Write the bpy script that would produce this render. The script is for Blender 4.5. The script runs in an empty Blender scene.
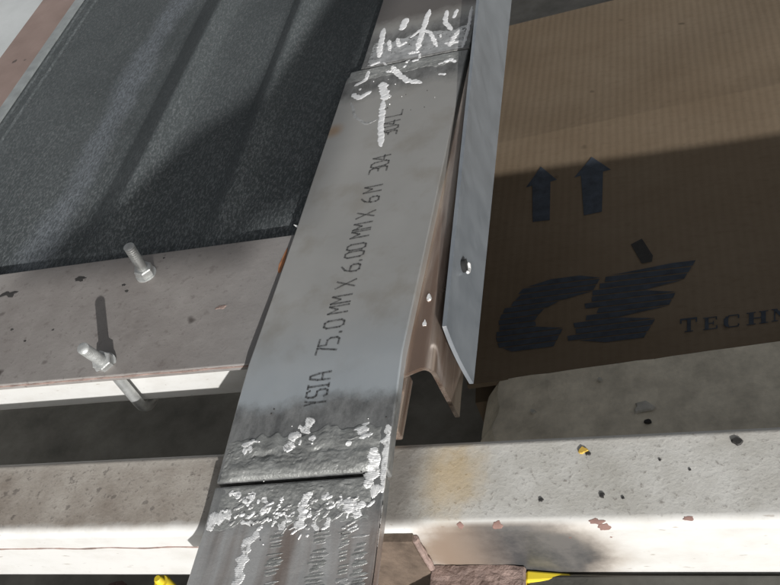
import bpy, bmesh, math, random
from mathutils import Vector, Matrix, noise as mnoise
random.seed(7)
S = bpy.context.scene
COL = S.collection

# ------------------------------------------------------------------ camera
F = 925.0                                     # focal length in photo pixels (780 wide)
AX = Vector((2590, 280, 925)).normalized()    # world axes seen from the camera
AY = Vector((219, 1031, -925)); AY = (AY - AX * AX.dot(AY)).normalized()
AZ = AX.cross(AY)
CAM = Vector((0.20626, -0.18479, 0.29336))
cd = bpy.data.cameras.new('camera'); cam = bpy.data.objects.new('camera', cd); COL.objects.link(cam)
cd.sensor_width = 36.0; cd.lens = F / 780 * 36.0; cd.clip_start = 0.01; cd.clip_end = 500
R = Matrix((AX, AY, AZ))
cam.matrix_world = Matrix.Translation(CAM) @ R.to_4x4()
S.camera = cam

# ------------------------------------------------------------------ light
L = Vector((-0.4314, 0.8309, -0.3515)).normalized()       # direction the sunlight travels
W = bpy.data.worlds.new('World'); S.world = W; W.use_nodes = True
nt = W.node_tree; nt.nodes.clear()
sky = nt.nodes.new('ShaderNodeTexSky'); sky.sky_type = 'NISHITA'; sky.sun_disc = False
sky.sun_elevation = math.asin(-L.z); sky.sun_rotation = math.atan2(-L.x, -L.y)
sky.dust_density = 3.0; sky.air_density = 1.0; sky.ozone_density = 1.0
hs = nt.nodes.new('ShaderNodeHueSaturation'); hs.inputs['Saturation'].default_value = 0.15
bg = nt.nodes.new('ShaderNodeBackground'); bg.inputs['Strength'].default_value = 0.08
wo = nt.nodes.new('ShaderNodeOutputWorld')
nt.links.new(sky.outputs[0], hs.inputs['Color']); nt.links.new(hs.outputs[0], bg.inputs[0]); nt.links.new(bg.outputs[0], wo.inputs[0])
sd = bpy.data.lights.new('sun', 'SUN'); sd.energy = 5.0; sd.angle = math.radians(0.6); sd.color = (1, 0.985, 0.965)
so = bpy.data.objects.new('sun', sd); COL.objects.link(so); so.rotation_mode = 'QUATERNION'
so.rotation_quaternion = L.to_track_quat('-Z', 'Y')
S.view_settings.view_transform = 'Standard'; S.view_settings.look = 'None'
S.view_settings.exposure = 0.02; S.view_settings.gamma = 1.0; S.view_settings.use_curve_mapping = False

# ------------------------------------------------------------------ helpers
def ray(px, py):
    d = Vector((px - 390, -(py - 292.5), -F))
    return (AX * d.x * 0 + Vector((AX.dot(d), AY.dot(d), AZ.dot(d)))) / F
def at(px, py, z=0.0):
    r = ray(px, py); return CAM + r * ((z - CAM.z) / r.z)

def interp(x, xs, ys):
    if x <= xs[0]: return ys[0]
    for i in range(1, len(xs)):
        if x <= xs[i]:
            t = (x - xs[i-1]) / (xs[i] - xs[i-1]); return ys[i-1] + (ys[i] - ys[i-1]) * t
    return ys[-1]
BW = 0.0785                                    # width of the flat bar
def barz(x, y):                                # top of the welded bar, bowed by the welds
    a = interp(y, [-.14, -.02, 0, .03, .06, .095, .153, .287, .31, .6], [-.001, .0, .0015, .004, .006, .0048, .003, .001, .000, -.004])
    b = interp(y, [-.14, -.04, -.011, .0176, .055, .105, .164, .223, .287, .31, .6], [-.004, .0006, .0046, .0092, .0135, .0105, .0076, .005, .002, .000, -.004])
    t = x / BW; return a + (b - a) * t
def onbar(px, py):
    z = .004
    for _ in range(6):
        p = at(px, py, z); z = barz(p.x, p.y)
    return p

def put(name, bm, mat, parent=None, smooth=False, kind=None):
    me = bpy.data.meshes.new(name); bmesh.ops.recalc_face_normals(bm, faces=bm.faces); bm.to_mesh(me); bm.free()
    if smooth:
        for p in me.polygons: p.use_smooth = True
        if smooth is True: me.set_sharp_from_angle(angle=math.radians(42))
    o = bpy.data.objects.new(name, me); COL.objects.link(o)
    if smooth == 'w':
        w = o.modifiers.new('normals', 'WEIGHTED_NORMAL'); w.keep_sharp = True
    if mat: me.materials.append(mat)
    if parent: o.parent = parent; o.matrix_parent_inverse = parent.matrix_world.inverted()
    if kind: o['kind'] = kind
    return o
def tag(o, label, cat, group=None):
    o['label'] = label; o['category'] = cat
    if group: o['group'] = group
    return o
def thing(name, loc, label, cat, group=None):
    o = bpy.data.objects.new(name, None); COL.objects.link(o); o.location = loc; o.empty_display_size = .01
    o.matrix_world = Matrix.Translation(loc)
    return tag(o, label, cat, group)
def box_bm(lo, hi, bev=0.0, seg=2, bm=None):
    b = bmesh.new(); bmesh.ops.create_cube(b, size=1)
    for v in b.verts:
        v.co = Vector([lo[i] + (hi[i] - lo[i]) * (v.co[i] + .5) for i in range(3)])
    if bev: bmesh.ops.bevel(b, geom=list(b.edges), offset=bev, segments=seg, affect='EDGES', profile=.5)
    if bm is None: return b
    m = bpy.data.meshes.new('t'); b.to_mesh(m); b.free(); bm.from_mesh(m); bpy.data.meshes.remove(m); return bm
def prism(pts, axis, lo, hi, bm=None):
    """profile pts (2d) extruded along axis 0/1/2"""
    bm = bm or bmesh.new(); n = len(pts)
    def mk(p, a):
        c = [0, 0, 0]; o = [i for i in range(3) if i != axis]; c[o[0]], c[o[1]], c[axis] = p[0], p[1], a; return bm.verts.new(c)
    A = [mk(p, lo) for p in pts]; B = [mk(p, hi) for p in pts]
    for i in range(n): bm.faces.new((A[i], A[(i+1) % n], B[(i+1) % n], B[i]))
    bm.faces.new(A); bm.faces.new(B[::-1]); return bm
def roundrect(x0, x1, y0, y1, r, n=5):
    out = []
    for cx, cy, a0 in ((x1-r, y1-r, 0), (x0+r, y1-r, 90), (x0+r, y0+r, 180), (x1-r, y0+r, 270)):
        for k in range(n+1):
            a = math.radians(a0 + 90*k/n); out.append((cx + r*math.cos(a), cy + r*math.sin(a)))
    return out
def tube_bm(path, r, n=12, bm=None, cap=True):
    bm = bm or bmesh.new(); rings = []; up = None
    for i, p in enumerate(path):
        d = (path[min(i+1, len(path)-1)] - path[max(i-1, 0)]).normalized()
        if up is None: up = d.orthogonal().normalized()
        up = (up - d * up.dot(d)).normalized(); sdv = d.cross(up)
        rr = r[i] if isinstance(r, (list, tuple)) else r
        rings.append([bm.verts.new(p + (up*math.cos(2*math.pi*k/n) + sdv*math.sin(2*math.pi*k/n))*rr) for k in range(n)])
    for a, b in zip(rings, rings[1:]):
        for k in range(n): bm.faces.new((a[k], a[(k+1) % n], b[(k+1) % n], b[k]))
    if cap: bm.faces.new(rings[0][::-1]); bm.faces.new(rings[-1])
    return bm
def grid_solid(nu, nv, f, th):
    """closed slab: top surface f(u,v)->Vector, bottom th below"""
    bm = bmesh.new()
    T = [[bm.verts.new(f(i/nu, j/nv)) for j in range(nv+1)] for i in range(nu+1)]
    B = [[bm.verts.new(T[i][j].co - Vector((0, 0, th))) for j in range(nv+1)] for i in range(nu+1)]
    for i in range(nu):
        for j in range(nv):
            bm.faces.new((T[i][j], T[i+1][j], T[i+1][j+1], T[i][j+1])); bm.faces.new((B[i][j], B[i][j+1], B[i+1][j+1], B[i+1][j]))
    for i in range(nu):
        bm.faces.new((T[i][0], B[i][0], B[i+1][0], T[i+1][0])); bm.faces.new((T[i+1][nv], B[i+1][nv], B[i][nv], T[i][nv]))
    for j in range(nv):
        bm.faces.new((T[0][j+1], B[0][j+1], B[0][j], T[0][j])); bm.faces.new((T[nu][j], B[nu][j], B[nu][j+1], T[nu][j+1]))
    return bm

# ------------------------------------------------------------------ materials
class M:
    def __init__(s, name, rough=.5, metal=0., spec=.5):
        s.m = bpy.data.materials.new(name); s.m.use_nodes = True; s.t = s.m.node_tree; s.n = s.t.nodes
        s.b = s.n['Principled BSDF']; s.b.inputs['Roughness'].default_value = rough; s.b.inputs['Metallic'].default_value = metal
        s.b.inputs['Specular IOR Level'].default_value = spec
        s.tc = s.n.new('ShaderNodeTexCoord'); s.co = s.tc.outputs['Object']
    def lk(s, a, b): s.t.links.new(a, b)
    def noise(s, scale, detail=4, rough=.6, stretch=None, dist=0., off=None):
        co = s.co
        if stretch or off:
            mp = s.n.new('ShaderNodeMapping'); s.lk(co, mp.inputs[0])
            if stretch: mp.inputs['Scale'].default_value = stretch
            if off: mp.inputs['Location'].default_value = off
            co = mp.outputs[0]
        x = s.n.new('ShaderNodeTexNoise'); x.inputs['Scale'].default_value = scale; x.inputs['Detail'].default_value = detail
        x.inputs['Roughness'].default_value = rough; x.inputs['Distortion'].default_value = dist; s.lk(co, x.inputs['Vector']); return x.outputs[0]
    def vor(s, scale, rand=1.0):
        x = s.n.new('ShaderNodeTexVoronoi'); x.inputs['Scale'].default_value = scale; x.inputs['Randomness'].default_value = rand
        s.lk(s.co, x.inputs['Vector']); return x.outputs['Distance']
    def rng(s, v, a, b, c=0., d=1., smooth=False):
        x = s.n.new('ShaderNodeMapRange'); x.clamp = True
        if smooth: x.interpolation_type = 'SMOOTHSTEP'
        s.lk(v, x.inputs[0])
        for i, q in enumerate((a, b, c, d)): x.inputs[1+i].default_value = q
        return x.outputs[0]
    def math(s, op, a, b=None):
        x = s.n.new('ShaderNodeMath'); x.operation = op
        for i, q in enumerate((a, b)):
            if q is None: continue
            if isinstance(q, (int, float)): x.inputs[i].default_value = q
            else: s.lk(q, x.inputs[i])
        return x.outputs[0]
    def mix(s, f, a, b):
        x = s.n.new('ShaderNodeMix'); x.data_type = 'RGBA'
        for i, q in ((0, f), (6, a), (7, b)):
            if isinstance(q, (int, float)): x.inputs[i].default_value = q
            elif isinstance(q, tuple): x.inputs[i].default_value = (*q, 1)
            else: s.lk(q, x.inputs[i])
        return x.outputs[2]
    def xyz(s):
        x = s.n.new('ShaderNodeSeparateXYZ'); s.lk(s.co, x.inputs[0]); return x.outputs
    def color(s, c):
        if isinstance(c, tuple): s.b.inputs['Base Color'].default_value = (*c, 1)
        else: s.lk(c, s.b.inputs['Base Color'])
        return s
    def roughness(s, c): s.lk(c, s.b.inputs['Roughness']); return s
    def bump(s, h, strength=.3, dist=.001):
        x = s.n.new('ShaderNodeBump'); x.inputs['Strength'].default_value = strength; x.inputs['Distance'].default_value = dist
        s.lk(h, x.inputs['Height']); s.lk(x.outputs[0], s.b.inputs['Normal']); return s

def dusty_white():          # white paint, top worn and dusty grey, specks of dirt
    m = M('white painted steel', .5, 0, .35)
    g = m.n.new('ShaderNodeNewGeometry'); sp = m.n.new('ShaderNodeSeparateXYZ'); m.lk(g.outputs['Normal'], sp.inputs[0])
    up = m.rng(sp.outputs[2], .55, .97, 0, 1)
    x = m.xyz()
    n1 = m.noise(28, 6, .7); n2 = m.noise(420, 5, .75); n3 = m.noise(170, 3, .6)
    dust = m.mix(m.rng(n1, .35, .65), (.40, .385, .345), (.56, .55, .515))
    left = m.rng(x[0], -.02, .09)                        # browner soot on the left stretch
    dust = m.mix(left, m.mix(m.rng(n1, .35, .7), (.225, .192, .16), (.42, .388, .345)), dust)
    dust = m.mix(m.math('MULTIPLY', m.rng(n2, .56, .68), .65), dust, (.13, .11, .095))
    dust = m.mix(m.math('MULTIPLY', m.math('MULTIPLY', m.rng(m.noise(230, 3, .6), .60, .66), m.rng(x[0], .03, -.03)), .5), dust, (.06, .05, .045))
    white = m.mix(m.math('MULTIPLY', m.rng(m.noise(38, 6, .7, (1, 2, 2)), .46, .72), .6), (.59, .585, .565), (.47, .45, .415))
    white = m.mix(m.math('MULTIPLY', m.rng(m.noise(500, 2, .5, (.35, 1, 1.6)), .70, .76), .6), white, (.22, .17, .13))
    back = m.rng(x[1], .014, .022, 0, .45)
    dust = m.mix(back, dust, (.56, .53, .48))
    edge = m.math('MULTIPLY', up, m.rng(m.math('ADD', m.math('MULTIPLY', m.noise(90, 4), .006), x[1]), -.0132, -.0085))
    c = m.mix(edge, white, dust)
    # scorch next to the weld at the middle and yellow heat stain
    dx = m.math('SUBTRACT', x[0], .121); dz = m.math('ADD', x[2], .028)
    d = m.math('SQRT', m.math('ADD', m.math('MULTIPLY', m.math('MULTIPLY', dx, dx), .34), m.math('MULTIPLY', m.math('MULTIPLY', dz, dz), .6)))
    d = m.math('ADD', d, m.math('MULTIPLY', m.math('SUBTRACT', m.noise(50, 5, .7), .5), .010))
    front = m.rng(sp.outputs[1], -.8, -.35, 1, 0)
    c = m.mix(m.math('MULTIPLY', front, m.rng(d, .016, .030, .8, 0, True)), c, (.27, .21, .155))
    dark = m.mix(m.rng(m.noise(45, 5, .7), .38, .62), (.045, .047, .050), (.115, .110, .105))
    c = m.mix(m.math('MULTIPLY', m.math('MULTIPLY', front, m.rng(x[0], .090, .112)), m.rng(d, .0155, .024, .97, 0, True)), c, dark)
    c = m.mix(m.math('MULTIPLY', m.math('MULTIPLY', front, m.rng(x[0], .122, .096)), m.rng(d, .016, .026, .8, 0, True)), c, (.21, .155, .115))
    ex = m.math('SUBTRACT', x[0], .100); ey = m.math('SUBTRACT', x[1], .006)
    e = m.math('SQRT', m.math('ADD', m.math('MULTIPLY', ex, ex), m.math('MULTIPLY', m.math('MULTIPLY', ey, ey), .5)))
    e = m.math('ADD', e, m.math('MULTIPLY', m.math('SUBTRACT', n3, .5), .012))
    c = m.mix(m.math('MULTIPLY', up, m.rng(e, .002, .020, .55, 0, True)), c, (.52, .36, .15))
    sx = m.math('ABSOLUTE', m.math('SUBTRACT', x[0], .079)); 
    c = m.mix(m.math('MULTIPLY', up, m.rng(m.math('ADD', sx, m.math('MULTIPLY', n3, .012)), .006, .024, .75, 0, True)), c, (.13, .115, .10))
    m.color(c); m.bump(m.math('ADD', m.math('MULTIPLY', n2, edge), m.math('MULTIPLY', n3, .2)), .28, .0010)
    m.roughness(m.rng(edge, 0, 1, .35, .85)); return m.m
def primer():               # grey brown primer plate with stains
    m = M('grey primer', .6, 0, .3)
    n1 = m.noise(22, 6, .65); n2 = m.noise(350, 4, .7); n3 = m.noise(75, 5, .7); n4 = m.noise(45, 2, .4, off=(.3, .2, 0))
    c = m.mix(m.rng(n1, .3, .7), (.175, .157, .146), (.26, .244, .23))
    c = m.mix(m.math('MULTIPLY', m.rng(n3, .52, .7), .35), c, (.30, .28, .265))
    c = m.mix(m.math('MULTIPLY', m.rng(n2, .60, .70), .5), c, (.08, .062, .055))
    c = m.mix(m.math('MULTIPLY', m.rng(m.noise(160, 4, .65, off=(.1, .4, 0)), .58, .68), .4), c, (.10, .082, .075))
    c = m.mix(m.rng(n4, .70, .735, 0, .85), c, (.05, .04, .035))
    c = m.mix(m.math('MULTIPLY', m.rng(m.xyz()[0], -.05, .0), .55), c, (.24, .235, .23))
    m.color(c); m.bump(n2, .25, .0006); m.roughness(m.rng(n3, .3, .7, .4, .7)); return m.m
def pink_primer():
    m = M('red oxide primer', .7); n1 = m.noise(30, 5, .6); n2 = m.noise(90, 2, .4)
    c = m.mix(m.rng(n1, .3, .7), (.20, .145, .125), (.27, .20, .175)); c = m.mix(m.rng(n2, .70, .74, 0, .8), c, (.05, .04, .035))
    m.color(c); m.bump(n1, .2, .0006); return m.m
def stainless(kind):
    m = M('stainless ' + kind, .32, {'bar': .72, 'flange': .45, 'rail': .85}[kind])
    x = m.xyz(); n1 = m.noise(14, 4, .6); n2 = m.noise(260, 3, .6, (1, .04, 1)); n3 = m.noise(55, 6, .7); nf = m.noise(700, 3, .6)
    base = m.mix(m.rng(n1, .3, .7), (.50, .49, .46), (.61, .60, .57))
    rough = m.rng(n3, .3, .7, .34, .46)
    if kind == 'bar':
        base = m.mix(m.rng(m.noise(38, 4, .6, off=(.5, .1, .2)), .52, .70, 0, .45), base, (.36, .31, .24))
        base = m.mix(m.rng(x[1], .10, .30, 0, .55), base, (.44, .42, .385))  # reflection gradient painted in: darker and warmer towards the far end
        wob = m.math('MULTIPLY', m.math('SUBTRACT', n3, .5), .016)
        yy = m.math('ADD', x[1], wob); yt = m.math('ADD', yy, m.math('MULTIPLY', m.math('SUBTRACT', n1, .5), .02))
        heat = m.math('MULTIPLY', m.rng(yt, .030, .040, 1, 0, True), m.rng(yt, -.025, -.015, 0, 1))     # ground weld band
        blue = m.math('MULTIPLY', m.rng(yy, .036, .095, 1, 0, True), .6)
        base = m.mix(blue, base, (.60, .68, .74))  # bluish sky sheen painted into the colour around the lower joint
        top = m.math('MULTIPLY', m.rng(yt, .262, .277), m.rng(yt, .335, .35, 1, 0))
        gr = m.math('MAXIMUM', heat, top)
        gcol = m.mix(m.rng(m.noise(120, 5, .7, (1, .5, 1)), .35, .65), (.13, .13, .127), (.34, .34, .33))
        base = m.mix(m.math('MULTIPLY', gr, .92), base, gcol)
        low = m.rng(yy, -.024, -.012, 1, 0)
        streak = m.noise(60, 4, .6, (1, .10, 1))
        lc = m.mix(m.rng(streak, .38, .60), (.34, .27, .23), (.66, .65, .63)); lc = m.mix(m.rng(m.noise(45, 2, .5, (1, .08, 1), off=(.3, 0, 0)), .56, .66, 0, .8), lc, (.16, .155, .15))
        base = m.mix(m.math('MULTIPLY', low, .9), base, lc)
        far = m.rng(yt, .345, .36); base = m.mix(m.math('MULTIPLY', far, .8), base, (.13, .11, .10))
        # orange heat spot on the left edge below the top weld
        dx = m.math('SUBTRACT', x[0], .003); dy = m.math('SUBTRACT', x[1], .238)
        dd = m.math('SQRT', m.math('ADD', m.math('MULTIPLY', dx, dx), m.math('MULTIPLY', dy, dy)))
        base = m.mix(m.rng(dd, .001, .009, .6, 0, True), base, (.45, .24, .08))
        rough = m.math('ADD', rough, m.math('MULTIPLY', gr, .12))
        m.bump(m.math('ADD', m.math('MULTIPLY', n2, .25), m.math('MULTIPLY', m.noise(240, 4, .7), m.math('ADD', gr, low))), .28, .0012)
    elif kind == 'flange':
        base = m.mix(m.rng(n3, .3, .7), (.225, .25, .275), (.29, .315, .34)); m.bump(m.math('ADD', n2, n3), .12, .0006); rough = m.rng(n3, .3, .7, .36, .5)
    elif kind == 'rail':
        base = m.mix(m.rng(m.noise(150, 4, .6, (1, .04, 1)), .38, .62), (.40, .28, .215), (.82, .69, .59)); m.bump(n2, .2, .0006); rough = m.rng(n3, .3, .7, .16, .30)
    m.color(base); m.roughness(rough); return m.m
def simple(name, c, rough=.5, metal=0., var=.25, scale=60, bump=.0, bscale=None):
    m = M(name, rough, metal); n = m.noise(scale, 5, .65)
    d = tuple(q*(1-var) for q in c); e = tuple(min(1, q*(1+var)) for q in c)
    m.color(m.mix(m.rng(n, .3, .7), d, e))
    if bump: m.bump(m.noise(bscale or scale*4, 4, .65), bump, .001)
    return m.m
def black_sheet():
    m = M('scuffed black sheet', .7, 0, .02)
    a = m.noise(900, 5, .8, (1, .32, 1)); b = m.noise(9, 4, .6); c = m.noise(900, 2, .6, (.5, 1, 1)); sc = m.noise(140, 3, .6, (1, .03, 1)); x = m.xyz()
    col = m.mix(m.rng(a, .46, .72), (.066, .074, .076), (.165, .178, .183))
    col = m.mix(m.math('MULTIPLY', m.rng(b, .40, .62), .5), col, (.052, .059, .061))
    col = m.mix(m.math('MULTIPLY', m.rng(c, .64, .72), .5), col, (.24, .22, .225))
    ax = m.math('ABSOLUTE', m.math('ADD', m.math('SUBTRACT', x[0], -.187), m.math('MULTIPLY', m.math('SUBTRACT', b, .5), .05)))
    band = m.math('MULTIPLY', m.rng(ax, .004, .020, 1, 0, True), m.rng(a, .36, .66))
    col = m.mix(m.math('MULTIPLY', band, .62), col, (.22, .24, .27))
    near = m.rng(x[1], .17, .34, .7, 0); col = m.mix(m.math('MULTIPLY', near, m.rng(a, .50, .66)), col, (.21, .225, .23))
    m.color(col); m.bump(m.math('ADD', a, m.math('MULTIPLY', sc, .3)), .18, .0006); m.roughness(m.rng(a, .3, .7, .55, .7)); return m.m
def cardboard():
    m = M('brown cardboard', .85, 0, .2)
    fl = m.n.new('ShaderNodeTexWave'); fl.wave_type = 'BANDS'; fl.bands_direction = 'X'; fl.inputs['Scale'].default_value = 55; fl.inputs['Distortion'].default_value = .6; m.lk(m.co, fl.inputs[0])
    n1 = m.noise(9, 5, .6); n2 = m.noise(120, 5, .7, (1, 2.5, 1)); n3 = m.noise(38, 2, .5)
    c = m.mix(m.rng(n1, .3, .7), (.150, .111, .073), (.192, .149, .104)); c = m.mix(m.math('MULTIPLY', m.rng(n2, .5, .75), .35), c, (.105, .075, .048))
    c = m.mix(m.math('MULTIPLY', fl.outputs[0], .08), c, (.10, .073, .046))
    c = m.mix(m.rng(n3, .72, .76, 0, .7), c, (.06, .045, .03))
    m.color(c); m.bump(m.math('ADD', m.math('MULTIPLY', fl.outputs[0], .5), n2), .18, .001); return m.m

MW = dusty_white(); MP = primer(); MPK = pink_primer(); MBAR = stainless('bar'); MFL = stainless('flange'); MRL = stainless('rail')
MBK = black_sheet(); MCB = cardboard()
MZINC = simple('galvanised zinc', (.50, .51, .50), .45, .65, .25, 150, .3)
def bead_mat():
    m = M('bright weld metal', .36, .45); n = m.noise(330, 4, .7); q = m.noise(900, 3, .6, (1, .5, 1))
    m.color(m.mix(m.rng(n, .34, .46), (.40, .40, .39), (.93, .93, .92))); m.bump(m.math('ADD', n, q), .5, .0007); m.roughness(m.rng(n, .3, .7, .5, .3)); return m.m
MBEAD = bead_mat()
MDULL = simple('ground weld metal', (.36, .365, .35), .42, .6, .35, 130, .6, 500)
def ink():
    m = M('black marking ink', .7); m.color((.040, .040, .040)); n = m.noise(520, 3, .7); d = m.vor(1500)
    tr = m.n.new('ShaderNodeBsdfTransparent'); mx = m.n.new('ShaderNodeMixShader'); out = m.n['Material Output']
    m.lk(m.math('MAXIMUM', m.rng(n, .42, .66, .15, .8), m.math('MULTIPLY', m.rng(d, .30, .6), .6)), mx.inputs[0]); m.lk(m.b.outputs[0], mx.inputs[1]); m.lk(tr.outputs[0], mx.inputs[2]); m.lk(mx.outputs[0], out.inputs[0]); return m.m
MINK = ink()
MBLUE = simple('navy print', (.040, .050, .066), .9, 0, .35, 150)
MRUST = simple('rusty steel', (.26, .19, .165), .8, .1, .5, 90, .9, 300)
MOX = simple('bare red oxide', (.21, .125, .105), .75, 0, .2, 200)
MYEL = simple('yellow plastic', (.62, .48, .03), .45, 0, .1, 60)
MCASE = simple('dark grey plastic', (.075, .073, .064), .55, 0, .2, 120, .2, 600)
MGRIT = simple('dark grit', (.03, .028, .026), .8, 0, .3, 300)
MCHIP = simple('grey chip', (.50, .48, .43), .8, 0, .3, 100)
MDUST = simple('dusty concrete', (.66, .60, .485), .9, 0, .24, 60, .6, 260)
MGRD = simple('dark soil', (.26, .25, .225), .95, 0, .4, 12, .6, 80)
MPALE = simple('pale grey panel', (.50, .52, .52), .6, 0, .10, 20, .1)
MRIM = simple('bare sheet edge', (.28, .30, .30), .5, .2, .2, 80)
MCLOTH = simple('dark blue cloth', (.02, .024, .035), .9, 0, .4, 60, .5)
MPCL = simple('faded pink cloth', (.12, .075, .075), .9, 0, .3, 60, .5)
MSHADE = simple('grey shade board', (.25, .25, .25), .8)

# ------------------------------------------------------------------ setting
put('ground', box_bm((-40, -40, -.46), (40, 40, -.42)), MGRD, kind='structure')

# ------------------------------------------------------------------ white tubes
def square_tube(x0, x1, y0, y1, z0, z1, r, wall):
    bm = bmesh.new(); o = roundrect(y0, y1, z0, z1, r); i = roundrect(y0+wall, y1-wall, z0+wall, z1-wall, max(r-wall, .0008))
    nseg = 1; n = len(o)
    O = [[bm.verts.new((x, *p)) for p in o] for x in (x0, x1)]; I = [[bm.verts.new((x, *p)) for p in i] for x in (x0, x1)]
    for k in range(n):
        q = (k+1) % n
        bm.faces.new((O[0][k], O[0][q], O[1][q], O[1][k])); bm.faces.new((I[0][q], I[0][k], I[1][k], I[1][q]))
        bm.faces.new((O[0][q], O[0][k], I[0][k], I[0][q])); bm.faces.new((O[1][k], O[1][q], I[1][q], I[1][k]))
    return bm
front = thing('square_tube', (0, 0, -.0425), 'white square tube with dusty speckled top crossing under the flat bar', 'steel tube', 'white square tubes')
put('tube_body', square_tube(-.75, .75, -.0170, .0228, -.0480, -.0068, .0042, .003), MW, front, 'w')
def strip_bm(x0, x1, y, z, w, n, amp, th=.0004):
    bm = bmesh.new(); a = []; b = []
    for i in range(n+1):
        x = x0 + (x1-x0)*i/n; c = z + amp*mnoise.noise((x*60, 3.1, 0)); h = w*(.35 + 1.1*abs(mnoise.noise((x*170, 1.7, 0))))
        a.append([bm.verts.new((x, y, c+h/2)), bm.verts.new((x, y-th, c+h/2-.0001)), bm.verts.new((x, y-th, c-h/2+.0001)), bm.verts.new((x, y, c-h/2))])
    for p, q in zip(a, a[1:]):
        for k in range(3): bm.faces.new((p[k], p[k+1], q[k+1], q[k]))
    return bm
put('rust_line', strip_bm(-.30, -.006, -.0169, -.0195, .0014, 160, .0009), MRUST, front)
def blob_bm(c, r, up, irr=.35, n=13, h=.0003, seed=0, sx=1.0, sy=1.0):
    """flat irregular patch: low dome on a plane with normal up"""
    up = Vector(up).normalized(); u = Vector((1, 0, 0)); u = (u - up*u.dot(up)).normalized(); v = up.cross(u); bm = bmesh.new(); c = Vector(c)
    ring = []; ring2 = []
    for k in range(n):
        a = 2*math.pi*k/n; q = r*(1 + irr*mnoise.noise((math.cos(a)*1.4 + seed*7.3, math.sin(a)*1.4, seed)) * 1.6)
        d = u*math.cos(a)*q*sx + v*math.sin(a)*q*sy
        ring.append(bm.verts.new(c + d - up*.0003)); ring2.append(bm.verts.new(c + d*.8 + up*h))
    for k in range(n): bm.faces.new((ring[k], ring[(k+1) % n], ring2[(k+1) % n], ring2[k]))
    bm.faces.new(ring2); return bm
def wrapped(x, s0, rx, rs, seed, n=22):
    """thin irregular patch following the tube's rounded front corner; s0 = arc length from where the curve starts"""
    def P(xx, q, h):
        R_ = .0042 + h; a = max(0, min(math.pi/2, q/.0042)); ex = q - a*.0042
        p = Vector((xx, -.0128 - R_*math.sin(a), -.011 + R_*math.cos(a)))
        return p + (Vector((0, -ex, 0)) if ex < 0 else Vector((0, 0, -ex)))
    bm = bmesh.new(); c = bm.verts.new(P(x, s0, .00012)); rings = []
    for f, h in ((.4, .00012), (.8, .00012), (1, -.0001)):
        g = []
        for k in range(n):
            t = 2*math.pi*k/n; q = f*(1 + .75*mnoise.noise((math.cos(t)*1.5 + seed*5.1, math.sin(t)*1.5, seed)))
            g.append(bm.verts.new(P(x + rx*q*math.cos(t), s0 + rs*q*math.sin(t), h)))
        rings.append(g)
    for k in range(n):
        bm.faces.new((c, rings[0][k], rings[0][(k+1) % n]))
        for u, v in zip(rings, rings[1:]): bm.faces.new((u[k], v[k], v[(k+1) % n], u[(k+1) % n]))
    return bm
for i, (px, py, rx, rs) in enumerate(((597, 520, .0028, .0012), (604, 526, .0023, .0018), (688, 517, .0018, .0009), (498, 521, .0019, .0016), (461, 521, .0013, .0013), (566, 542, .0006, .0004), (608, 537, .0005, .0004))):
    p = at(px, py, -.0080); dz = {521: .0030, 520: .0026, 526: .0048, 517: .0020}.get(py, .011)
    put('paint_chip', wrapped(p.x, dz, rx, rs, i+3), MOX, front)

upper = thing('square_tube', (-.1, .10, -.0405), 'white square tube clamped under the grey primer plate by the u-bolt', 'steel tube', 'white square tubes')
put('tube_body', square_tube(-.75, .010, .0795, .1310, -.0395, -.0048, .003, .003), MW, upper, 'w')

plate = thing('primer_plate', (-.1, .11, -.0075), 'grey brown primed steel plate with two galvanised studs standing on it', 'steel plate')
put('plate_body', box_bm((-.75, .0662, -.0043), (.0025, .1532, 0), .0006, 2), MP, plate)
put('rust_edge', strip_bm(-.75, .0, .0662, -.0013, .0018, 240, .0004), MRUST, plate)
for i, (px, py, r, sx) in enumerate(((80, 279, .0035, 1.5), (124, 285, .0017, 1), (127, 291, .0016, 1), (53, 330, .0012, .8), (25, 341, .0014, .8), (221, 307, .0022, 1.6), (8, 294, .0050, 1.6), (164, 258, .0010, 1), (12, 330, .0014, 1))):
    p = at(px, py, 0); put('stain', blob_bm((p.x, p.y, .0001), r*.82, (0, 0, 1), .6, 19, .00012, i+20, sx, .7), MGRIT if i not in (5,) else MRUST, plate)
p = at(283, 262, 0)
put('rust_patch', blob_bm((-.0038, p.y, .0001), .007, (0, 0, 1), .4, 13, .0002, 51, .22, 1.2), simple('orange rust', (.33, .14, .06), .85, 0, .4, 200), plate)

# ------------------------------------------------------------------ u-bolt
ub = thing('u_bolt', (-.09, .107, -.044), 'galvanised u-bolt with two nuts clamping the grey plate onto the white tube', 'bolt')
RX, Y1, Y2, RR = -.0878, .0743, .1365, .0028
path = [Vector((RX + .0046, Y1 - .0088, .0225)), Vector((RX + .0012, Y1 - .002, .006)), Vector((RX, Y1, -.001))]
path += [Vector((RX, Y1, z)) for z in (-.012, -.024, -.0335)]
for k in range(1, 7): a = math.radians(90*k/6); path.append(Vector((RX, Y1 + .009*(1-math.cos(a)), -.034 - .009*math.sin(a))))
for k in range(0, 7): a = math.radians(90*k/6); path.append(Vector((RX, Y2 - .009*(1-math.sin(a)), -.034 - .009*math.cos(a))))
path += [Vector((RX, Y2, z)) for z in (-.02, -.004)] + [Vector((RX + .0012, Y2 - .0008, .006)), Vector((RX + .0035, Y2 - .0025, .0235))]
put('rod', tube_bm(path, RR, 16), MZINC, ub, True)
def thread(p0, p1, r):
    pts = []; rr = []; n = 26
    for i in range(n+1):
        pts.append(p0.lerp(p1, i/n)); rr.append(r*(1.12 if i % 2 else 1.0) if i < n else r*.8)
    return tube_bm(pts, rr, 16)
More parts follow.
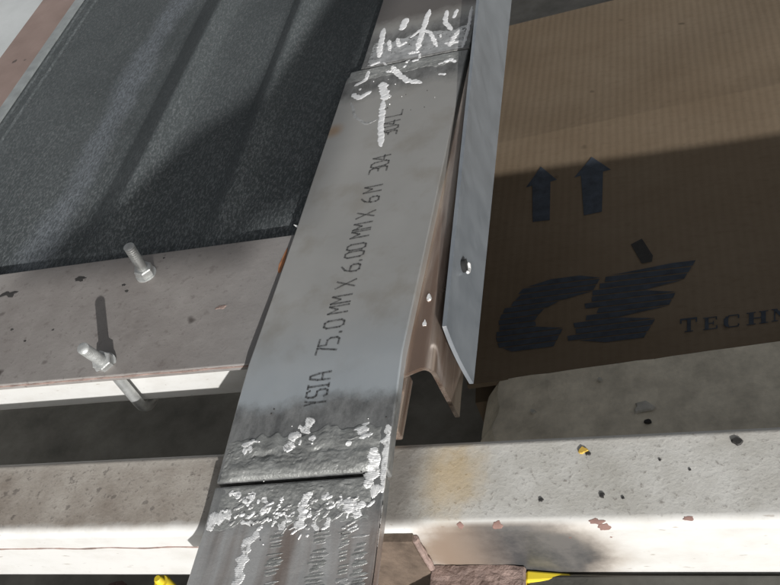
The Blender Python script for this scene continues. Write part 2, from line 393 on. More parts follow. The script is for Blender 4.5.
def nut_bm(c, d, af, h):
    bm = bmesh.new(); d = d.normalized(); u = d.orthogonal().normalized(); v = d.cross(u); r = af/math.sqrt(3)
    rings = []
    for hh, s in ((0, .93), (.12, 1), (.88, 1), (1, .90)):
        rings.append([bm.verts.new(c + d*h*hh + (u*math.cos(math.pi*k/3) + v*math.sin(math.pi*k/3))*r*s) for k in range(6)])
    for a, b in zip(rings, rings[1:]):
        for k in range(6): bm.faces.new((a[k], a[(k+1) % 6], b[(k+1) % 6], b[k]))
    bm.faces.new(rings[0][::-1]); bm.faces.new(rings[-1]); return bm
for base, tip in ((Vector((RX, Y1, 0)), path[0]), (Vector((RX, Y2, 0)), path[-1])):
    ax = (tip - base).normalized()
    put('thread', thread(base + ax*.0060, tip + ax*.0008, RR*.97), MZINC, ub, True)
    put('nut', nut_bm(base + ax*.0012, ax, .0092, .0052), MZINC, ub)
    put('washer', tube_bm([base + ax*0, base + ax*.0011], .0059, 24), MZINC, ub)

# ------------------------------------------------------------------ welded flat bar
bar = thing('flat_bar', (.039, .02, 0), 'long stainless steel flat bar welded from three lengths with printed size marking', 'steel bar')
G = .0005
def seg(x0, x1, y0, y1, th, nu=18, nv=60, rag=0):
    def f(u, v):
        y = y0 + (y1-y0)*v; xa = x0 + (.0065*max(0, (y-.2915)/.0088)**2 if rag else 0); x = xa + (x1-xa)*u
        return Vector((x, y, barz(x, y)))
    return grid_solid(nu, nv, f, th)
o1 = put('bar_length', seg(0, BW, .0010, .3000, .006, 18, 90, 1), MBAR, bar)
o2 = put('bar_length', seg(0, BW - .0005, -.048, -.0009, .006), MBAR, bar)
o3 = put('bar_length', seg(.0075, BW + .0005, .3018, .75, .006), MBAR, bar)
for o in (o1, o2, o3):
    bv = o.modifiers.new('edge', 'BEVEL'); bv.width = .0007; bv.segments = 2; bv.limit_method = 'ANGLE'; bv.angle_limit = math.radians(50)
    for p in o.data.polygons: p.use_smooth = True
    # keep faces crisp
    o.data.set_sharp_from_angle(angle=math.radians(35))
put('backing_strip', box_bm((.022, .0235, -.0068), (.0772, .054, .0012), .0008), MRL, bar)

# weld runs: ribbons of overlapping ripples lying on the bar
def weld(pts, w, h, mat, seed=0, name='weld_bead', pitch=.0008, irr=.55, rp=.38):
    P = [onbar(*p) for p in pts]; P = [Vector((p.x, p.y, 0)) for p in P]
    L_ = sum((b-a).length for a, b in zip(P, P[1:])); n = max(5, int(L_/pitch*4)); bm = bmesh.new(); rings = []
    acc = [0]
    for a, b in zip(P, P[1:]): acc.append(acc[-1] + (b-a).length)
    for i in range(n+1):
        s = L_*i/n; k = max(j for j in range(len(P)-1) if acc[j] <= s + 1e-9); t = (s-acc[k])/max(acc[k+1]-acc[k], 1e-9)
        c = P[k].lerp(P[k+1], t); d = (P[k+1]-P[k]).normalized(); sdv = Vector((-d.y, d.x, 0))
        e = min(1, math.sqrt(max(0.02, min(i, n-i)/ (n*.12 + 1))))
        rip = (s/pitch) % 1
        ww = w/2*e*(1 + irr*mnoise.noise((s*420 + seed*3.1, seed, 0)) + rp*.26*math.cos(6.283*rip)); off = irr*w*.35*mnoise.noise((s*260, seed*1.7, 5))
        hh = h*e*(1 - rp + rp*rip + .4*mnoise.noise((s*500, seed, 2)))
        ring = []
        m_ = 8
        for q in range(m_+1):
            tt = -1 + 2*q/m_; bow = .35*pitch*(1-tt*tt)*4.2*rp
            x = c + sdv*(tt*ww + off) + d*bow
            zz = hh*(1-tt*tt)**.8 if abs(tt) < 1 else -.0003
            zz += .18*hh*mnoise.noise((x.x*1500, x.y*1500, seed)) if abs(tt) < 1 else 0
            cx = min(max(x.x, .0004), BW-.0004)
            ring.append(bm.verts.new((cx, x.y, barcap(cx, x.y) + zz)))
        rings.append(ring)
    for a, b in zip(rings, rings[1:]):
        for k in range(len(a)-1): bm.faces.new((a[k], a[k+1], b[k+1], b[k]))
    return put(name, bm, mat, bar, True)

# ground weld caps along both joints: one uneven skin each
CAPS = [(.0012, BW-.0042, .0011, .0210, .0019, 1), (.0014, BW-.0035, .2996, .2870, .0010, 2), (.0110, BW-.0030, .3026, .3300, .0003, 3), (.0040, BW-.0050, -.0014, -.0190, .0004, 4)]
def caph(C_, x, v):
    x0, x1, ya, yb, h, seed = C_; u = (x-x0)/(x1-x0); e = max(0, min(1, u*14, (1-u)*14))
    y = ya + (yb-ya)*v; prof = (min(1, v/.16)**.5)*(1-v)**.6
    z = h*prof*e*(1 + .35*mnoise.noise((x*120, y*230, seed))) + (.00030*mnoise.noise((x*900, y*700, seed)) + .00026*mnoise.noise((x*260, y*1500, seed)) + .00022*mnoise.noise((x*150, y*300, seed)))*min(1, v*8, (1-v)*5)
    return z - .0012*max(0, 1-abs(v-.50)/.09)*max(0, mnoise.noise((x*70, 4, seed))+.25)*e*(h > .0015)
MPOL = simple('polished weld metal', (.60, .60, .59), .30, .7, .35, 110, .4, 600)
def cap(C_):
    x0, x1, ya, yb, h, seed = C_
    nx, ny = 120, 36; bm = bmesh.new(); V = []
    for i in range(nx+1):
        u = i/nx; x = x0 + (x1-x0)*u; y0 = ya; y1 = yb + .0045*mnoise.noise((x*70, seed, 1)) + .0020*mnoise.noise((x*260, seed, 2)); row = []
        for j in range(ny+1):
            v = j/ny; y = y0 + (y1-y0)*v; z = caph(C_, x, v)
            row.append(bm.verts.new((x, y, barz(x, y) + (z if 0 < j < ny and 0 < i < nx else -.0003))))
        V.append(row)
    for a, b in zip(V, V[1:]):
        for k in range(ny): bm.faces.new((a[k], b[k], b[k+1], a[k+1]))
    put('weld_cap', bm, MPOL if C_[5] == 3 else MDULL, bar, True)
def barcap(x, y):
    z = barz(x, y)
    for C_ in CAPS:
        v = (y-C_[2])/(C_[3]-C_[2])
        if 0 < v < 1 and C_[0] < x < C_[1]: z += max(0, caph(C_, x, v))
    return z
for C_ in CAPS: cap(C_)
MMID = simple('half ground weld metal', (.46, .46, .45), .45, .6, .35, 300, .5, 700)
MSLICK = simple('smeared weld metal', (.90, .90, .89), .33, .25, .15, 260, .25, 500)
runs = [  # photo px path, width m, height m
 ([(387, 424), (388, 440), (386, 462), (385, 490)], .0042, .0011), ([(376, 447), (374, 470), (368, 488)], .0050, .0011), ([(370, 489), (384, 489)], .0050, .0012),
 ([(314, 418), (302, 432)], .0050, .0012), ([(300, 432), (290, 440)], .0052, .0011), ([(294, 443), (286, 452)], .0046, .0012), ([(316, 435), (310, 440)], .0038, .0010),
 ([(361, 424), (366, 440)], .0058, .0011), ([(353, 443), (347, 446)], .0026, .0007), ([(256, 441), (243, 447)], .0030, .0008), ([(254, 449), (244, 453)], .0040, .0007),
 ([(226, 512), (206, 527)], .0062, .0012), ([(232, 510), (214, 522)], .0050, .0012), ([(242, 496), (230, 494)], .0030, .0008), ([(256, 493), (244, 503)], .0044, .0008), ([(262, 498), (270, 507)], .0022, .0006),
 ([(312, 492), (300, 510)], .0042, .0010), ([(304, 506), (297, 530)], .0046, .0011), ([(290, 516), (279, 529)], .0036, .0009), ([(282, 512), (274, 522)], .0026, .0008), ([(268, 505), (262, 512)], .0022, .0008),
 ([(330, 494), (322, 498)], .0028, .0007), ([(352, 497), (347, 513)], .0056, .0011), ([(362, 500), (355, 518)], .0048, .0011), ([(330, 517), (325, 527)], .0028, .0009), ([(341, 494), (339, 508)], .0018, .0006),
 ([(258, 530), (247, 545), (241, 565), (235, 590)], .0046, .0009), ([(384, 500), (379, 545), (374, 592)], .0010, .0006), ([(312, 522), (318, 530)], .0020, .0006), ([(240, 522), (254, 524)], .0018, .0006),
 # upper joint, above the seam
 ([(384, 28), (380, 48), (379, 58)], .0044, .0010), ([(406, 18), (402, 30)], .0056, .0010), ([(397, 38), (399, 46), (408, 42)], .0030, .0009), ([(430, 9), (422, 32), (417, 51)], .0042, .0011),
 ([(410, 38), (420, 30), (430, 32), (437, 47)], .0030, .0009), ([(447, 10), (445, 22), (452, 30)], .0036, .0010), ([(457, 9), (454, 18)], .0030, .0009), ([(462, 28), (455, 36), (449, 47)], .0040, .0011), ([(472, 6), (468, 30), (462, 48)], .0024, .0008), ([(444, 44), (466, 41)], .0028, .0008), ([(408, 54), (420, 52)], .0030, .0008), ([(370, 66), (380, 62)], .0026, .0008), ([(390, 51), (389, 40)], .0028, .0008),
 ([(351, 102), (355, 117), (366, 124), (379, 119)], .0022, .0003),
 # below the seam
 ([(352, 94), (360, 98), (371, 91)], .0044, .0010), ([(382, 82), (386, 100)], .0060, .0011), ([(383, 100), (381, 125), (381, 147)], .0042, .0011), ([(392, 67), (398, 74), (406, 80), (422, 83)], .0042, .0010), ([(369, 72), (366, 80), (354, 86)], .0030, .0008), ([(412, 63), (419, 60)], .0034, .0009), ([(436, 66), (450, 60), (456, 62)], .0030, .0008), ([(438, 74), (446, 74)], .0020, .0006), ([(386, 72), (400, 72)], .0026, .0008)]
for i, (p, w, h) in enumerate(runs):
    up_end = p[0][1] < 200
    weld(p, w*(1.1 if up_end else 1.1), h*(.30 if up_end else .30), (MMID if h == .0003 else MSLICK) if up_end else MBEAD, i+5, irr=.40 if up_end else .85, rp=.14 if up_end else .38)
rw = random.Random(11)
for i in range(34):          # small ragged satellites round the runs
    (p, w, h) = rw.choice(runs); cx, cy = rw.choice(p); cx += rw.gauss(0, 6); cy += rw.gauss(0, 6); ln = rw.uniform(2, 7); an = rw.choice((1.9, 2.2, .3, 1.6)) + rw.gauss(0, .2)
    q0 = (cx, cy); q1 = (cx + ln*math.cos(an), cy + ln*math.sin(an)); pa, pb = onbar(*q0), onbar(*q1)
    if min(pa.x, pb.x) < .004 or max(pa.x, pb.x) > BW-.004: continue
    weld([q0, q1], rw.uniform(.0010, .0026), .0004, MBEAD, i+200, irr=.8)
# short slanting grinder streaks just below the lower joint
for i in range(70):
    cx = rw.uniform(232, 376); cy = rw.uniform(495, 527); ln = rw.uniform(4, 13); an = 2.45 + rw.gauss(0, .25)
    if cx - ln < 226: continue
    weld([(cx, cy), (cx + ln*math.cos(an), cy + ln*math.sin(an)*.8)], rw.uniform(.0008, .0019), .00030, MMID if i % 3 else MBEAD, i+300, irr=.6, pitch=.0009)
# rows of flat ripples down the lower length
for col, (xa, xb, w) in enumerate(((322, 312, 11), (343, 341, 7), (360, 357, 10), (278, 268, 9))):
    y = 532
    while y < 590:
        t = (y-532)/58; cx = xa + (xb-xa)*t + rw.gauss(0, 1.2); hw = w*rw.uniform(.45, 1.0)
        if rw.random() < .85: weld([(cx-hw, y+1.2), (cx+hw, y-1.2)], rw.uniform(.0007, .0019), .00016, (MDULL, MMID, MDULL, MDULL)[int(rw.random()*4)], int(y*7)+col, irr=.5)
        y += rw.uniform(2.2, 4.6)
def ring_bm(c, rx, ry, w):     # tinted arc left round the tack below the top joint
    pass
# spatter balls
rs = random.Random(3)
for i in range(46):
    if i < 26: px, py = rs.uniform(225, 388), rs.uniform(405, 545)
    else: px, py = rs.uniform(350, 470), rs.uniform(62, 110)
    p = onbar(px, py)
    if not (.002 < p.x < BW - .002): continue
    bm = bmesh.new(); bmesh.ops.create_icosphere(bm, subdivisions=1, radius=rs.uniform(.0002, .0005), matrix=Matrix.Translation(p))
    put('weld_spatter', bm, MBEAD if i % 3 == 0 else MGRIT, bar, True)

p = onbar(298, 225)
put('burr', tube_bm([p + Vector((.001, 0, -.003)), p + Vector((-.0015, .001, -.0018)), p + Vector((-.0030, .0013, -.0005))], [.0008, .0006, .0002], 8), MBEAD, bar, True)
# printed marking: strokes on a 4 x 6 cell, letters read along the bar, tops towards -x
GL = {'Y': [[(0, 6), (2, 3), (4, 6)], [(2, 3), (2, 0)]], 'S': [[(4, 5.2), (3.2, 6), (.8, 6), (0, 5.2), (0, 3.8), (.8, 3.1), (3.2, 3), (4, 2.2), (4, .8), (3.2, 0), (.8, 0), (0, .8)]], 'I': [[(.4, 6), (3.6, 6)], [(.4, 0), (3.6, 0)], [(2, 0), (2, 6)]],
 'A': [[(0, 0), (.3, 3.6), (1.3, 6), (2.7, 6), (3.7, 3.6), (4, 0)], [(.2, 2.3), (3.8, 2.3)]], '7': [[(0, 6), (4, 6), (1.4, 0)]], '5': [[(4, 6), (.2, 6), (.2, 3.6), (3, 3.6), (4, 2.8), (4, .8), (3, 0), (0, 0)]],
 '.': [[(1.7, 0), (2.3, 0)], [(1.7, .5), (2.3, .5)]], '0': [[(1, 0), (0, 1), (0, 5), (1, 6), (3, 6), (4, 5), (4, 1), (3, 0), (1, 0)]], 'M': [[(0, 0), (0, 6), (2, 3.2), (4, 6), (4, 0)]], 'X': [[(0, 0), (4, 6)], [(0, 6), (4, 0)]],
 '6': [[(3.6, 6), (1.2, 4.6), (0, 2.4), (0, .8), (.8, 0), (3.2, 0), (4, .8), (4, 2.2), (3.2, 3), (.4, 3)]], '3': [[(0, 6), (3.2, 6), (4, 5.2), (4, 3.8), (3.2, 3.1), (1.2, 3)], [(3.2, 3), (4, 2.2), (4, .8), (3.2, 0), (0, 0)]], '4': [[(3, 0), (3, 6), (0, 2), (4, 2)]], 'L': [[(0, 6), (0, 0), (4, 0)]]}
def glyph(ch, yc, wid, xt=.0354, xb=.0455, sw=.00105, slant=0.0):
    bm = bmesh.new(); k = 0
    for st in GL[ch]:
        for a, b in zip(st, st[1:]):
            def W_(g): 
                y = yc + (g[0]/4 - .5)*wid + slant*(g[1]/6 - .5); x = xb + (xt-xb)*g[1]/6; return Vector((x, y, 0))
            A, B = W_(a), W_(b); d = (B-A).normalized(); s = Vector((-d.y, d.x, 0))*sw/2; A = A - d*sw*.35; B = B + d*sw*.35
            n = max(1, int((B-A).length/.003)); prev = None; k += 1
            for i in range(n+1):
                q = A.lerp(B, i/n); cur = [bm.verts.new((v.x, v.y, barz(v.x, v.y) + .00012 + .00001*k)) for v in (q+s, q-s)]
                if prev: bm.faces.new((prev[0], prev[1], cur[1], cur[0]))
                prev = cur
    o = put('printed_letter', bm, MINK, bar); return o
def ypx(px, py): return onbar(px, py).y
marks = [('Y', 318, 402.5, 5), ('S', 319, 393.5, 9), ('I', 320.5, 386, 6), ('A', 322, 376.5, 9.5), ('7', 329, 350, 8), ('5', 331, 341.5, 9), ('.', 340, 332, 6), ('0', 335, 324, 9), ('M', 338, 309.5, 9), ('M', 341, 299.5, 9), ('X', 346, 284, 8.5), ('6', 350, 268.5, 8.5), ('.', 357, 261, 5), ('0', 354, 254.5, 7), ('0', 356, 247, 7), ('M', 358.5, 234.5, 7.5), ('M', 361, 226.5, 7.5), ('X', 364, 215, 7), ('6', 367, 200.5, 6.5), ('M', 371, 189.5, 7), ('3', 376, 170.5, 6), ('0', 378, 164.5, 6), ('4', 379, 158.5, 6), ('3', 388, 134, 5), ('0', 389, 128.5, 5), ('4', 390.5, 123, 5), ('L', 393, 114, 6)]
for ch, px, py, hpx in marks:
    y = ypx(px, py); w = abs(ypx(px, py - hpx/2) - ypx(px, py + hpx/2))
    sl = -.0008 if ch in '304' and py < 180 else 0
    glyph(ch, y, w*.76, slant=sl, sw=.00105)

# ------------------------------------------------------------------ rail and angle strip beside the bar
def warp(name, quads, th, mat, parent, n=24):
    pass
rail = thing('channel_rail', (.084, .06, 0), 'brownish stainless channel rail with rounded edge showing beside the right edge of the flat bar', 'steel rail')
def rail_bm():
    bm = bmesh.new(); th = .0021; rings = []
    for j in range(41):
        t = j/40; y0 = .050 + .62*t; xr = .0906 - .0228*t; zt = barz(.0785, y0) - .0052; r = .0065
        prof = [(-.030, 0)] + [(-r + r*math.sin(a), -r + r*math.cos(a)) for a in [math.radians(90*k/7) for k in range(8)]] + [(0, -.042)]
        inn = [(-.030, -th)] + [(-r + (r-th)*math.sin(a), -r + (r-th)*math.cos(a)) for a in [math.radians(90*k/7) for k in range(8)]] + [(-th, -.042)]
        ring = []
        for (px, pz) in prof + inn[::-1]:
            y = y0 + (0.010*(-pz/.042)*.35 - .012*max(0, (-px)-.004)/.026 if j == 0 else 0)
            ring.append(bm.verts.new((xr + px, y, zt + pz)))
        rings.append(ring)
    n = len(rings[0])
    for a, b in zip(rings, rings[1:]):
        for k in range(n): bm.faces.new((a[k], a[(k+1) % n], b[(k+1) % n], b[k]))
    h = n//2
    for rg in (rings[0], rings[-1]):
        for k in range(h-1): bm.faces.new((rg[k], rg[k+1], rg[n-2-k], rg[n-1-k]))
    return bm
o = put('rail_body', rail_bm(), MRL, rail, True); o.data.set_sharp_from_angle(angle=math.radians(40))
weldp = [(.0815, .066, .0052), (.0822, .083, .0056)]
for i, (x, y, z) in enumerate(((.0838, .0600, .0062), (.0836, .0745, .0064), (.0834, .0905, .0062))):
    put('weld_tack', blob_bm((x, y, z), .0016, (0, 0, 1), .4, 11, .0009, i+70, .7, 1.5), MBEAD, rail, True)

strip = thing('angle_strip', (.095, .07, -.03), 'blue grey angle strip with one drilled hole right of the flat bar', 'steel strip')
def strip_geo():
    bm = bmesh.new(); th = .0019; rows = []; n = 40; m = 10
    for j in range(n+1):
        t = j/n; y0 = .069 + .60*t; x0 = .0952 - .0235*t; zt = .0104 + .004*t
        hgt = .0345 + .027*min(1, t*1.6)
        row = []
        for k in range(m+1):
            s = k/m; z = zt - hgt*s
            y = y0 - (.0050*s if j == 0 else 0)
            row.append((x0 + .0035*s*s, y, z))
        rows.append(row)
    A = [[bm.verts.new(p) for p in r] for r in rows]; B = [[bm.verts.new((p[0]-th, p[1], p[2])) for p in r] for r in rows]
    for i in range(n):
        for k in range(m):
            bm.faces.new((A[i][k], A[i+1][k], A[i+1][k+1], A[i][k+1])); bm.faces.new((B[i][k], B[i][k+1], B[i+1][k+1], B[i+1][k]))
        bm.faces.new((A[i][0], B[i][0], B[i+1][0], A[i+1][0])); bm.faces.new((A[i][m], A[i+1][m], B[i+1][m], B[i][m]))
    for k in range(m):
        bm.faces.new((A[0][k], A[0][k+1], B[0][k+1], B[0][k])); bm.faces.new((A[n][k], B[n][k], B[n][k+1], A[n][k+1]))
    return bm
o = put('strip_body', strip_geo(), MFL, strip, True); o.data.set_sharp_from_angle(angle=math.radians(40))
MHOLE = simple('dark hole', (.01, .01, .01), .9)
def hole(px, py):
    x = .0945; r = ray(px, py); p = CAM + r*((x - CAM.x)/r.x)
    a = put('drilled_hole', tube_bm([Vector((x-.001, p.y, p.z)), Vector((x+.0012, p.y, p.z))], .0031, 20), MHOLE, strip, False)
    pts = [p + Vector((.0016, .0031*math.cos(k*.262 + 3.4), .0031*math.sin(k*.262 + 3.4))) for k in range(11)]
    put('burr', tube_bm(pts, [.0003] + [.0009]*9 + [.0003], 8), MBEAD, strip, True)
hole(464, 266)

# ------------------------------------------------------------------ black sheet on the left
sheet = thing('roofing_sheet', (-.15, .4, -.012), 'scuffed black ribbed metal sheet half in shadow at upper left', 'metal sheet')
prof = [(-.303, -.0085), (-.297, -.0085), (-.296, -.0098), (-.288, -.0100), (-.2868, -.0088), (-.2856, -.0102), (-.220, -.0115), (-.163, -.0112), (-.1585, -.0108), (-.1570, -.0100), (-.1350, -.0010), (-.1325, .0000), (-.1300, -.0006), (-.1235, -.0100), (-.1215, -.0108), (-.108, -.0120), (-.078, -.0120), (-.0730, -.0116), (-.0715, -.0108), (-.0600, -.0030), (-.0575, -.0022), (-.0550, -.0030), (-.0480, -.0108), (-.0465, -.0116), (-.036, -.0120), (-.0065, -.0122)]
def sheet_bm():
    bm = bmesh.new(); rows = []; n = 46
    for j in range(n+1):
        y = .1546 + 1.3*(j/n)**1.5
        top = [bm.verts.new((x + .005 - .02*(y-.157) if x < -.01 else (-.0015 + (.0075 if y > .303 else 0)), y, min(z, -.0105 + max(0, y-.158)*.22) + .005 + .0006*mnoise.noise((x*20, y*11, 0)))) for x, z in prof]
        bot = [bm.verts.new((v.co.x, y, v.co.z - .0009)) for v in top]
        rows.append((top, bot))
    for (a, b), (c, d) in zip(rows, rows[1:]):
        for k in range(len(prof)-1): bm.faces.new((a[k], a[k+1], c[k+1], c[k])); bm.faces.new((b[k+1], b[k], d[k], d[k+1]))
        bm.faces.new((a[0], c[0], d[0], b[0])); bm.faces.new((a[-1], b[-1], d[-1], c[-1]))
    for (a, b) in (rows[0], rows[-1]):
        for k in range(len(prof)-1): bm.faces.new((a[k], b[k], b[k+1], a[k+1]))
    return bm
put('sheet_body', sheet_bm(), MBK, sheet, True)
def rimb():
    bm = bmesh.new(); rows = []
    for j in range(21):
        y = .1546 + 1.3*j/20; x = -.298 - .02*(y-.157)
        rows.append([bm.verts.new((x + a, y, b)) for a, b in ((-.0055, -.006), (-.0055, -.0015), (.0045, -.0012), (.0045, -.0029), (0, -.006))])
    for a, b in zip(rows, rows[1:]):
        for k in range(5): bm.faces.new((a[k], a[(k+1) % 5], b[(k+1) % 5], b[k]))
    return bm
put('edge_trim', rimb(), MRIM, sheet)
pur = thing('purlin', (-.33, .5, -.06), 'red brown primed purlin beside the left edge of the black sheet', 'purlin')
bm = square_tube(.16, 1.6, -.0, .047, -.06, -.004, .002, .002)
for v in bm.verts: x, y, z = v.co; v.co = (-.3065 - .02*(x-.157) - y, x, z)
put('purlin_body', bm, MPK, pur)
bm = box_bm((-1.4, .05, -.03), (-.3555, 2.2, -.0062), .001)
for v in bm.verts: v.co.x -= .02*(v.co.y-.157) if v.co.x > -1 else 0
tag(put('pale_panel', bm, MPALE), 'pale grey white panel in the top left corner beyond the red brown purlin', 'panel')
bm = box_bm((-.245, .1545, .0006), (-.2055, .174, .0022), .0004)
for v in bm.verts: v.co.x -= (v.co.y-.1545)*.75
tag(put('steel_tab', bm, MPALE), 'small pale steel tab at the left frame edge between plate and black sheet', 'tab')

# ------------------------------------------------------------------ cardboard box
bx = thing('cardboard_box', (.19, .30, -.40), 'brown cardboard carton lying on its side with navy arrows and lettering', 'box')
O0 = Vector((.060, .1665, -.155)); BUX = Vector((.1706, .0141, 0)).normalized(); BUY = Vector((-BUX.y, BUX.x, 0))
def bw(u, v, z=0): return O0 + BUX*u + BUY*v + Vector((0, 0, z))
def bxp(px, py): 
    p = at(px, py, -.155) - O0; return (p.dot(BUX), p.dot(BUY))
HB = .2425
def panel(u0, u1, v0, v1, z0, z1, th, nu=24, nv=16, amp=.0012, seed=0):
    def f(u, v):
        uu = u0 + (u1-u0)*u; vv = v0 + (v1-v0)*v; z = z0 + (z1-z0)*v + amp*mnoise.noise((uu*9+seed, vv*11, seed))*min(1, v*6, (1-v)*6)
        return bw(uu, vv, z)
    return grid_solid(nu, nv, f, th)
def bxz(u, v): return .0012*mnoise.noise((u*9, v*11, 0))*min(1, v/HB*6, (1-v/HB)*6)
put('side_panel', panel(-.010, .40, 0, HB, 0, 0, .004), MCB, bx, True)
put('flap_panel', panel(-.010, .40, HB, .445, 0, -.016, .004, seed=4, amp=.002), MCB, bx, True)
bm = bmesh.new()
a = [bw(-.010, 0.002), bw(.40, .002), bw(.40, .44), bw(-.010, .44)]
T = [bm.verts.new(p - Vector((0, 0, .0215))) for p in a]; B = [bm.verts.new(p - Vector((0, 0, .265))) for p in a]
for k in range(4): bm.faces.new((T[k], T[(k+1) % 4], B[(k+1) % 4], B[k]))
bm.faces.new(B); bm.faces.new(T[::-1]); put('carton_body', bm, MCB, bx)
for k, e in enumerate((((-.12, .003), (.40, .003)), )):
    put('bottom_panel', box_bm((0, 0, 0), (1, 1, 1)), MCB, bx) if False else None
def flatpoly(name, pts, mat, lift=.0005):
    """printed flat shape on the carton: fine strips so it follows the panel"""
    bm = bmesh.new(); vs = [bm.verts.new((p[0], p[1], 0)) for p in pts]; bm.faces.new(vs)
    bmesh.ops.triangulate(bm, faces=bm.faces); bmesh.ops.subdivide_edges(bm, edges=bm.edges, cuts=2, use_grid_fill=True)
    for v in bm.verts: u, w = v.co.x, v.co.y; v.co = bw(u, w, bxz(u, w) + lift)
    return put(name, bm, mat, bx)
def pxpoly(name, pts, mat=MBLUE): return flatpoly(name, [bxp(*p) for p in pts], mat)
pxpoly('printed_arrow', [(533, 223), (532.5, 186), (526, 188), (541, 167), (557, 180), (550.5, 182), (550, 221)])
pxpoly('printed_arrow', [(584, 216), (581, 176), (574, 178), (592, 157.5), (611, 170), (603, 172), (602, 212)])
# speed-line letters of the trade mark: horizontal slats, cut from the letter outline in px
CP = [(603.5, 274), (592, 293), (578, 295), (557, 303), (542, 311), (535, 321), (537, 328.5), (564, 328), (553, 348), (530, 350.5), (513, 352), (503, 348.5), (500, 337), (504, 319), (516, 300), (534, 285.5), (560, 279)]
EP = [(696, 260), (682, 281.5), (648, 287), (644.5, 293), (678, 288.5), (667, 308), (623, 313.5), (618, 321), (657, 316.5), (643, 339), (580, 345), (606, 297), (624, 271)]
def slats(poly, n, gap, rag, seed, tilt=-.128, x0=600):
    rr = random.Random(seed); Q = [(x, y - tilt*(x - x0)) for x, y in poly]; lo = min(q[1] for q in Q); hi = max(q[1] for q in Q)
    def spans(y):
        xs = sorted(a[0] + (b[0]-a[0])*(y-a[1])/(b[1]-a[1]) for a, b in zip(Q, Q[1:] + Q[:1]) if (a[1] <= y) != (b[1] <= y)); return list(zip(xs[::2], xs[1::2]))
    for i in range(n):
        ya = lo + (hi-lo)*(i + .02)/n; yb = lo + (hi-lo)*(i + 1 - gap)/n; A, B = spans(ya + .15), spans(yb - .15)
        if len(A) != len(B): A = B = spans((ya+yb)/2)
        for k, ((l0, r0), (l1, r1)) in enumerate(zip(A, B)):
            e = rr.uniform(0, rag) if k == 0 else 0
            yield [(l0 - e, ya + tilt*(l0 - e - x0)), (r0, ya + tilt*(r0 - x0)), (r1, yb + tilt*(r1 - x0)), (l1 - e*.8, yb + tilt*(l1 - e*.8 - x0))]
for P in slats(CP, 12, .17, 7, 2): pxpoly('printed_letter', P)
for P in slats(EP, 12, .17, 20, 5): pxpoly('printed_letter', P)
pxpoly('printed_accent', [(631, 245), (642, 239), (653, 256), (652, 262), (642, 264)], MGRIT)
# serif capitals TECHN, read on past the frame edge
def serif(strokes, x, y, s, wx, tilt=-.125):
    for (x0, y0, x1, y1) in strokes:
        def q(a, b): return (x + a*wx, y - b*s + tilt*a*wx)
        pxpoly('printed_letter', [q(x0, y0), q(x1, y0), q(x1, y1), q(x0, y1)], MBLUE)
SER = {'T': [(-.05, .88, .95, 1), (.36, 0, .58, .88), (.22, 0, .72, .07), (-.05, .66, .04, .88), (.86, .66, .95, .88)], 'E': [(.12, .07, .34, .93), (0, .93, .85, 1), (0, 0, .88, .07), (.34, .46, .66, .54), (.77, .74, .85, .93), (.80, .07, .88, .28), (.60, .36, .66, .66)],
 'C': [(.04, .22, .26, .78), (.12, .78, .30, .92), (.12, .08, .30, .22), (.26, .92, .78, 1), (.26, 0, .78, .08), (.74, .68, .82, .96), (.74, .08, .82, .24)], 'H': [(.12, .07, .34, .93), (.70, .07, .92, .93), (.34, .46, .70, .54), (0, .93, .44, 1), (0, 0, .44, .07), (.60, .93, 1.04, 1), (.60, 0, 1.04, .07)], 'N': [(.14, .07, .22, .93), (.80, 0, .88, .93), (0, .93, .34, 1), (0, 0, .36, .07), (.66, .93, 1.0, 1)]}
for ch, x, y, s, wx in (('T', 681, 333, 14, 17), ('E', 703, 330.5, 12.5, 16.5), ('C', 723, 328.5, 12.5, 20), ('H', 746.5, 325.5, 12.5, 21), ('N', 771.5, 322, 12.5, 18)):
    serif(SER[ch], x, y, s, wx)
    if ch == 'N':
        pxpoly('printed_letter', [(773, 309.5), (777, 309), (788.5, 319.5), (784.5, 320.5)])

# dusty block in front of the carton
blk = put('concrete_block', grid_solid(60, 26, lambda u, v: Vector((.050 + .63*u - .003*mnoise.noise((v*9, 1, 2)), .040 + .1262*v + .0163*u*.0 + (.0826*(.62*u))*v, -.1545 - .045*max(0, 1-u/.040)**2 + .0012*mnoise.noise((u*40, v*9, 3)))), .262), MDUST)
tag(blk, 'dusty grey brown concrete block in shade between the white tube and the carton', 'block')
for i, (px, py, r, sx, mt, nm, lb) in enumerate(((643, 408, .0042, 1.7, MCHIP, 'stone_chip', 'pale flat stone chip on the dusty block, largest of the chips'), (533, 412, .0018, 1, MCHIP, 'stone_chip', 'tiny pale stone chip on the dusty block nearest the angle strip'), (648, 422, .0016, 1.3, MGRIT, 'grit', 'dark crumb on the dusty block just below the pale stone chip'), (600, 380, .0014, 1.2, MCHIP, 'stone_chip', 'small pale stone chip on the dusty block close to the carton edge'))):
    p = at(px, py, -.1535); tag(put(nm, blob_bm((p.x, p.y, -.1532), r, (0, 0, 1), .5, 9, .0012, i+90, sx, .8), mt), lb, 'debris', 'loose grit and chips on the steel and concrete')
